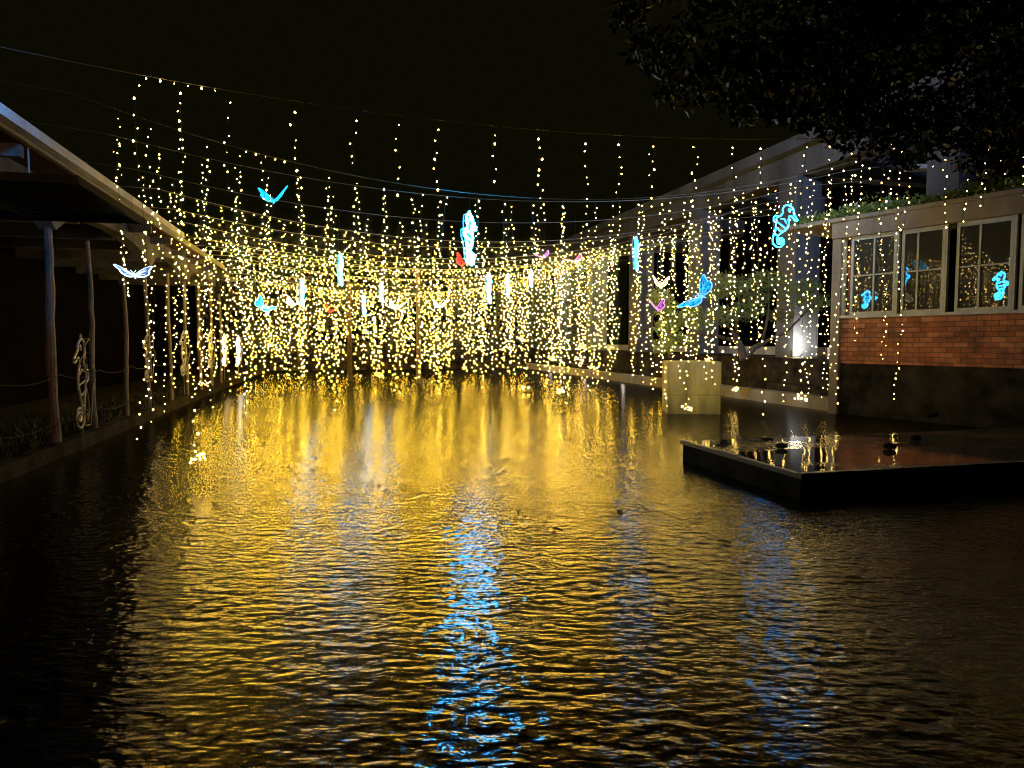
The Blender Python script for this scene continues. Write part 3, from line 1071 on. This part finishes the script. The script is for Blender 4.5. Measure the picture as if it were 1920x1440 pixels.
# horizontally where dense, where sparse (measured on the photograph)
strings_made = 0
stuff = MB()
rest = []
cand = []
for ci, c in enumerate(cables):
    u0, hl, hr, sag, sp, kind = c
    mb = MB()
    pts = []
    va, vb = -8.45, 15.5
    for k in range(41):
        v = va + (vb - va) * k / 40
        if v < VL: z = hl + (VL - v) * (0.10 if kind == 'near' else 0.03) + 0.0
        elif v > VR: z = hr + (v - VR) * .12
        else: z = cable_z(c, v)
        pts.append(uv(u0, v, z))
    mb.tube(pts, 0.006 if kind == 'near' else 0.008, 4)
    co = mb.build('support_cable', M['cable'])
    tag(co, '%s overhead cable across the pond counted from the viewer' % ORD[ci], 'cable', 'overhead cables carrying the light strings')
    # lead string wound along the cable
    if kind != 'near':
        gb = MB()
        v = VL + .2
        dense = {'mid': .26, 'far': .22}[kind]
        while v < (9.5 if kind == 'mid' else 12.5):
            z = cable_z(c, v)
            if kind == 'far' or v < 6:
                gb.octa(uv(u0, v, z - .02 - rnd.uniform(0, .06)), rnd.uniform(.009, .014))
            v += dense * rnd.uniform(.7, 1.5)
        if gb.v:
            gb.m = [1] * len(gb.f)
            gb.tube([uv(u0, VL + (12.5 - VL) * i_ / 30, cable_z(c, VL + (12.5 - VL) * i_ / 30) - .045) for i_ in range(31)], .005, 3, 0)
            gb.build('bulb_garland', [M['wire'], M['bulb']], co)
    elif ci in (0, 1):
        k = 0
        for (a, b) in ((290, 440),) if ci == 0 else ((470, 550),):
            v, v2 = at_u(a, u0), at_u(b, u0)
            while v < v2:
                o = bpy.data.objects.new('bulb', bm_near[k % 3]); C.objects.link(o); o.parent = co
                o.location = uv(u0, v, cable_z(c, v) - .03); k += 1
                v += .16
    # hanging strings
    v = VL + .1 + rnd.uniform(0, .2)
    n = 0
    while v < (15.0 if ci == 0 else VR - .1):
        q = random.Random(ci * 1000 + n)
        px = to_px(uv(u0, v, 3))[0]
        z1 = 0
        if v <= VR:
            pass
        if kind == 'near':
            if ci == 0:
                if px < 360: z1 = q.choice([.35, .6, 1.0])
                elif px > 1560: z1 = cable_z(c, min(v, VR)) - q.uniform(.5, 1.7)
                elif px > 1230: z1 = q.choice([.65, 1.0, 1.6, 3.6, .8])
                elif q.random() < .14: z1 = q.uniform(.45, .8)
                else: z1 = cable_z(c, v) - q.uniform(.7, 1.35)
            elif px < 480: z1 = q.choice([.4, .9, 1.4, 2.6])
            elif px > 1200: z1 = q.choice([.5, .9, 1.4, 1.8])
            else: z1 = q.choice([.6, 1.5, 1.9, 3.0, 3.4])
            sp_ = .145
        elif kind == 'mid':
            z1 = q.choice([.35, .8, 1.2, 1.6, 1.9]) if px > 480 else q.choice([.35, .7, 1.8])
            sp_ = .165
        else:
            z1 = q.choice([.15, .4, .7, 1.1, 1.5, 1.9])
            sp_ = .31
        ok = px > 195
        if kind == 'mid' and 1100 < px < 1180 and q.random() < .2: ok = False
        if kind == 'far' and any(abs(px - g_) < 9 for g_ in (618, 655, 735, 784, 860, 932, 1008, 1065)): ok = random.Random(ci * 71 + n * 7 + int(px)).random() < .12
        if kind == 'far' and px > 1170: ok = q.random() < .35
        bp_t = (P0 + ex * 0)
        if px > 1560 and kind != 'near': ok = False
        if ok:
            cand.append((ci, n, v, z1, sp_, kind, px))
            n += 1
        step = sp
        if kind == 'near' and px < 400 and ci == 0: step = .60
        if kind == 'mid' and px < 1150: step = sp * .62
        if kind == 'mid' and px > 1150: step = sp * .85
        if kind == 'near' and ci > 0: step = sp * .68
        if ci == 0 and px > 1500: step = sp * .6
        v += step * rnd.uniform(.75, 1.25)

print('strings', len(cand))
NEAR_PARTS = [c for c in cand if c[5] == 'near']
OTHER = [c for c in cand if c[5] != 'near']
total_b = 0
idx = 0
for (ci, n, v, z1, sp_, kind, px) in cand:
    c = cables[ci]
    q = random.Random(ci * 977 + n * 13)
    if v > VR:
        c = (c[0], c[1], c[2], 0.0, c[4], c[5])
    if kind == 'near':
        pts = string_pts(c, v, z1, sp_, q, .11)
        if len(pts) < 2: continue
        b0 = pts[0] + Vector((0, 0, .14))
        mb = MB(); mb.tube([b0] + pts, .0035, 3)
        root = mb.build('light_string', M['wire'])
        ends = 'ending in a cluster' if z1 < 1.9 else 'short and straight'
        row = ['nearest', 'second nearest', 'third nearest', 'fourth nearest'][ci]
        tag(root, '%s warm light string from the left on the %s cable, %s' % (ORD[n], row, ends), 'light string', 'warm light strings hanging over the pond')
        for p in pts:
            o = bpy.data.objects.new('bulb', bm_near[q.choice([0, 0, 1, 2])]); C.objects.link(o); o.parent = root
            o.location = p + Vector((q.uniform(-.045, .045), q.uniform(-.045, .045), 0))
            total_b += 1
        if z1 < 1.9 and q.random() < .18:
            cb = MB()
            cc_ = pts[-1] - Vector((0, 0, .08))
            for p in cluster_pts(cc_, .09, 16, q):
                cb.octa(p, q.uniform(.008, .013), 1)
                cb.tube([cc_, p], .002, 3, 0)
            cb.build('bulb_cluster', [M['wire'], M['bulbn']], root)
        strings_made += 1
    else:
        pts = string_pts(c, v, z1, sp_, q, .09)
        if len(pts) < 2: continue
        r0 = (.009, .0155) if kind == 'mid' else (.0105, .019)
        as_thing = strings_made < 298
        mb = MB() if as_thing else stuff
        mb.tube([pts[0] + Vector((0, 0, .14)), pts[len(pts) // 2], pts[-1]], .0028, 3, 0)
        mi = 1 if px < 850 else q.choice([1, 2])
        mis = [mi, mi, mi, 3]
        for p in pts:
            mb.octa(p + Vector((q.gauss(0, .035 if kind == 'mid' else .10), q.gauss(0, .06), 0)), q.uniform(*r0), q.choice(mis))
            total_b += 1
        if q.random() < .05:
            for p in cluster_pts(pts[-1], .14, 9, q): mb.octa(p, q.uniform(.010, .015), mi)
        if as_thing:
            root = mb.build('light_string', [M['wire'], M['bulb'], M['bulb3'], M['bulb2']])
            tag(root, ('%s string from the left in the %s row of the light curtain' % (ORD[n], ORD[ci])) if kind == 'mid' else 'warm light string hanging in the %s curtain row from the viewer' % ORD[ci], 'light string', 'warm light strings in the dense curtain')
            strings_made += 1
o = stuff.build('far_light_curtain', [M['wire'], M['bulb'], M['bulb3'], M['bulb2']])
tag(o, 'dense mass of warm fairy lights at the far end of the pond', 'fairy lights', kind='stuff')
print('bulbs', total_b, 'strings as things', strings_made)

# ------------------------------------------------------------------ butterflies
WING_U = [(0.03, 0.00), (0.10, 0.16), (0.26, 0.34), (0.46, 0.46), (0.62, 0.47), (0.68, 0.38), (0.62, 0.24), (0.55, 0.12), (0.50, 0.02)]
WING_L = [(0.50, -0.02), (0.52, -0.12), (0.47, -0.26), (0.36, -0.36), (0.24, -0.35), (0.13, -0.24), (0.05, -0.10)]


def butterfly(px, py, Y, span, colr, label, fold=35, yaw=0, roll=0, pitch=60, outline=None, strength=1.2, edge=6):
    p = at(px, py, Y)
    root = empty('butterfly_light', p)
    root.rotation_euler = (R(pitch), R(roll), R(yaw))
    tag(root, label, 'butterfly light', 'lit butterfly ornaments')
    key = 'wing_%0.2f_%0.2f_%0.2f_%0.1f' % (*colr, strength)
    if key not in M:
        M[key] = wm = emis('lit_wing', colr, strength)
        N_, L_ = wm.node_tree.nodes, wm.node_tree.links
        tc_ = N_.new('ShaderNodeTexCoord')
        vz = N_.new('ShaderNodeTexVoronoi'); vz.inputs['Scale'].default_value = 26
        L_.new(tc_.outputs['Object'], vz.inputs['Vector'])
        mr_ = N_.new('ShaderNodeMapRange')
        for nm, vv in (('From Min', 0.15), ('From Max', 0.7), ('To Min', strength * 2.2), ('To Max', strength * .25)):
            mr_.inputs[nm].default_value = vv
        L_.new(vz.outputs['Distance'], mr_.inputs['Value'])
        L_.new(mr_.outputs[0], N_['Principled BSDF'].inputs['Emission Strength'])
    oc = outline or tuple(.35 + .65 * x for x in colr)
    k2 = 'edge_%0.2f_%0.2f_%0.2f_%0.1f' % (*oc, edge)
    if k2 not in M: M[k2] = emis('wing_edge_light', oc, edge)
    loop = WING_U + WING_L
    for s in (-1, 1):
        a = R(fold)
        mb = MB()
        top, bot = [], []
        for (x, y) in loop:
            x *= span; y *= span
            z = x * math.sin(a) + .12 * x * x / span
            top.append(Vector((s * x * math.cos(a), y, z + .006)))
            bot.append(Vector((s * x * math.cos(a), y, z - .006)))
        n = len(loop)
        c0 = Vector((s * .28 * span * math.cos(a), 0.02 * span, .28 * span * math.sin(a)))
        P = [c0 + Vector((0, 0, .006)), c0 - Vector((0, 0, .006))] + top + bot
        Fs = []
        for i in range(n):
            j = (i + 1) % n
            Fs += [(0, 2 + i, 2 + j), (1, 2 + n + j, 2 + n + i), (2 + i, 2 + n + i, 2 + n + j, 2 + j)]
        mb.add(P, Fs)
        wg = mb.build('wing', M[key], root)
        eb = MB()
        ed = [(t + b) / 2 for t, b in zip(top, bot)]
        eb.tube(ed, .008 + .006 * span, 5, 0, True)
        for k in (2, 4, 6, 11, 13):
            eb.tube([Vector((s * .04 * span, 0, .01)), ed[k].lerp(c0, .3)], .005, 4)
        eb.build('wing_edge', M[k2], wg)
    mb = MB()
    mb.tube([(0, -.30 * span, 0), (0, -.1 * span, 0.005), (0, .12 * span, 0.01), (0, .2 * span, .01)], [.008, .03 * span + .006, .035 * span + .006, .012], 7)
    mb.tube([(0, .2 * span, .01), (-.09 * span, .36 * span, .04)], .004, 4)
    mb.tube([(0, .2 * span, .01), (.09 * span, .36 * span, .04)], .004, 4)
    mb.build('body', M[k2], root)
    # hanging thread
    th = MB(); q = Matrix.Translation(p) @ root.rotation_euler.to_matrix().to_4x4()
    qi = q.inverted()
    th.tube([qi @ (p + Vector((0, 0, .02))), qi @ (p + Vector((0, 0, 1.2)))], .003, 3)
    th.build('thread', M['wire'], root)
    return root


CY = (0.0, 0.50, 1.0); BLU = (0.02, 0.22, 1.0); RED = (1.0, 0.05, 0.02); MAG = (0.65, 0.10, 0.62); PNK = (1.0, 0.06, 0.22); WH = (0.95, 0.78, 0.42)
butterfly(514, 378, 15, .56, CY, 'small cyan butterfly ornament gliding high at upper left', 36, 8, -6, 28, strength=1.5, outline=(.03, .6, 1), edge=1.6)
butterfly(252, 517, 10.5, .40, (.22, .40, .85), 'pale blue white butterfly ornament beside the walkway posts', 18, 36, 0, 24, outline=(.55, .8, 1), strength=.6, edge=3)
butterfly(868, 497, 16, .40, RED, 'red butterfly ornament under the large central cyan seahorse', 48, -12, 8, 30, strength=.75, outline=(1, .1, .05), edge=1.2)
butterfly(1020, 483, 20, .36, MAG, 'small purple butterfly ornament right of centre, beside the pink one', 30, 10, -18, 12, strength=1.0, outline=(.8, .25, 1), edge=2)
butterfly(1078, 491, 18, .42, PNK, 'pink and red butterfly ornament right of centre', 25, 10, -16, 12, strength=1.2, outline=(1, .3, .55), edge=2)
butterfly(1238, 537, 16, .38, WH, 'white butterfly ornament in front of the colonnade', 42, -8, 4, 28, outline=(1, .8, .45), strength=.8, edge=3)
butterfly(1232, 580, 16, .38, MAG, 'purple butterfly ornament just below the white one', 42, 6, 0, 26, strength=.7, outline=(.7, .3, .9), edge=1.4)
butterfly(1315, 556, 12.5, .58, (0.0, .42, 1), 'large bright blue butterfly ornament in front of the pine', 14, 0, -52, 17, outline=(.15, .42, 1), strength=1.0, edge=1.8)
butterfly(493, 576, 19, .46, CY, 'tilted cyan butterfly ornament low on the left of the curtain', 16, 0, 36, 30, strength=1.4, outline=(.2, .8, 1), edge=2)
butterfly(551, 573, 21, .46, (.8, .75, .8), 'faint white butterfly ornament below the left cyan seahorse', 38, 0, 6, 24, outline=(.9, .9, 1), strength=.7, edge=1.5)
butterfly(620, 585, 22, .42, RED, 'dim red butterfly ornament inside the curtain left of centre', 35, 0, 6, 20, strength=.6, outline=(1, .1, .05), edge=.9)
butterfly(741, 579, 22, .46, (.8, .75, .7), 'dim white butterfly ornament inside the curtain', 35, 0, 14, 24, outline=(1, .9, .85), strength=.6, edge=1.3)
butterfly(825, 576, 24, .46, (.6, .7, 1), 'bluish white butterfly ornament in the middle of the curtain', 35, 0, 0, 28, outline=(.7, .85, 1), strength=.8, edge=1.6)

# ------------------------------------------------------------------ seahorses
SH_OUT = [(0.02, 1.00), (0.10, 0.985), (0.17, 0.94), (0.20, 0.87), (0.26, 0.83), (0.325, 0.79), (0.355, 0.78), (0.35, 0.745), (0.315, 0.735), (0.25, 0.765), (0.18, 0.795), (0.13, 0.77),
          (0.15, 0.70), (0.20, 0.62), (0.22, 0.53), (0.20, 0.44), (0.15, 0.36), (0.11, 0.28), (0.10, 0.20), (0.13, 0.12), (0.20, 0.08), (0.26, 0.11), (0.26, 0.17), (0.21, 0.19),
          (0.18, 0.16), (0.21, 0.135), (0.225, 0.15), (0.235, 0.12), (0.20, 0.10), (0.16, 0.135), (0.155, 0.20), (0.19, 0.235), (0.27, 0.22), (0.31, 0.14), (0.28, 0.04), (0.19, 0.0),
          (0.08, 0.03), (0.02, 0.12), (0.00, 0.22), (-0.01, 0.33), (-0.05, 0.42), (-0.08, 0.50), (-0.16, 0.52), (-0.19, 0.58), (-0.17, 0.64), (-0.09, 0.65), (-0.05, 0.70), (-0.04, 0.78),
          (-0.08, 0.84), (-0.09, 0.91), (-0.05, 0.97)]
SH_IN = [[(-0.02, 0.63), (0.06, 0.66), (0.14, 0.60)], [(-0.05, 0.52), (0.08, 0.50), (0.19, 0.48)], [(-0.02, 0.40), (0.07, 0.37), (0.15, 0.38)], [(0.0, 0.26), (0.06, 0.24), (0.10, 0.26)],
         [(-0.09, 0.65), (-0.12, 0.585), (-0.07, 0.50)], [(0.01, 0.995), (0.04, 1.05), (0.07, 0.99)]]


def seahorse(px, py, Y, h, m, label, yaw=0, lean=0, rr=.014, stand=False, group='lit seahorse ornaments', thread=1.0, dotted=True):
    c = at(px, py, Y)
    base = Vector((c.x, c.y, c.z - h / 2))
    root = empty('seahorse_light' if not stand else 'seahorse_figure', base)
    root.rotation_euler = (0, R(lean), R(yaw))
    tag(root, label, 'seahorse light', group)
    mb = MB()
    pts = [Vector((x * h, 0, z * h)) for x, z in SH_OUT]
    mb.tube(pts, rr, 6, 0, True)
    mb.build('outline', m, root)
    for l in SH_IN:
        mb = MB()
        mb.tube([Vector((x * h, 0, z * h)) for x, z in l], rr * .8, 5)
        mb.build('inner_line', m, root)
    mb = MB()
    # eye ring
    mb.tube([Vector(((0.07 + .028 * math.cos(a)) * h, 0, (0.90 + .028 * math.sin(a)) * h)) for a in [k * math.pi / 4 for k in range(8)]], rr * .6, 4, 0, True)
    mb.build('eye', m, root)
    # depth: the frame is a shallow cage, second outline behind with struts
    mb = MB()
    mb.tube([p + Vector((0, .05 * h / .8 + .02, 0)) for p in pts[::2]], rr * .45, 4, 0, True)
    for p in pts[::6]:
        mb.tube([p, p + Vector((0, .05 * h / .8 + .02, 0))], rr * .35, 4)
    mb.build('wire_frame', M['cable'], root)
    if stand:
        mb = MB(); mb.tube([(0.1 * h, 0, -.55), (0.1 * h, 0, 0.03)], .010, 5)
        mb.build('stake', M['cable'], root)
    elif thread:
        mb = MB(); mb.tube([(0.02 * h, 0, h), (0.02 * h, 0, h + thread)], .003, 3)
        mb.build('thread', M['wire'], root)
    return root


M['cyanL'] = emis('cyan_rope_soft', (0.14, 0.62, 1.0), 5)
seahorse(876, 446, 13, .93, M['cyan'], 'largest cyan seahorse ornament hanging at the centre', 68, 4, .026)
seahorse(1444, 416, 15, .92, M['cyanS'], 'cyan seahorse ornament seen side-on in front of the colonnade at right', 2, 26, .0115)
seahorse(1192, 476, 16, .72, M['cyanS'], 'cyan seahorse ornament in front of the second grey column', 66, 0, .020)
seahorse(638, 506, 17, .72, M['cyanM'], 'upper left cyan seahorse ornament in the curtain', 92, 0, .028)
seahorse(566, 551, 19, .68, M['cyanM'], 'cyan seahorse ornament left of the upper left one, lower down', 96, 0, .028)
seahorse(715, 549, 22, .58, M['cyanM'], 'small cyan seahorse ornament in the curtain left of centre', 86, 0, .026)
seahorse(682, 573, 24, .68, M['cyanM'], 'lowest cyan seahorse ornament in the curtain left of centre', 90, 0, .026)
seahorse(916, 541, 22, .90, M['cyanL'], 'pale cyan seahorse ornament just right of centre', 76, 0, .040)
seahorse(952, 536, 24, .78, M['cyanL'], 'thin pale cyan seahorse ornament between two other pale ones', 84, 0, .030)
seahorse(995, 522, 22, .52, M['cyanL'], 'small pale cyan seahorse ornament, rightmost of three pale ones', 70, 0, .034)
# unlit and lit seahorse figures standing on the left bank
bank = [(157, 718, 12.0, 1.55, M['unlit'], 'tall unlit seahorse figure on a stake beside the nearest walkway posts', -72),
        (279, 672, 17.0, 1.15, M['unlit'], 'unlit seahorse figure behind a hanging light string on the left bank', -78),
        (346, 664, 19.5, 1.2, M['unlit'], 'third unlit seahorse figure along the left bank', -80),
        (396, 656, 22.5, 1.15, M['unlit'], 'unlit seahorse figure next to the yellow lit ones', -82),
        (422, 657, 24.5, 1.05, emis('yellow_rope_light', (1, .72, .28), 7), 'warm yellow lit seahorse figure on the left bank', -84),
        (448, 658, 26.5, 1.05, emis('warm_white_rope_light', (1, .85, .6), 12), 'brightest white lit seahorse figure on the left bank', -84)]
for (px_, py_, Y, h, m, lab, yw) in bank:
    seahorse(px_, py_, Y, h, m, lab, yw, 0, .022 if h < 1.3 else .020, True, 'seahorse figures standing on the left bank')
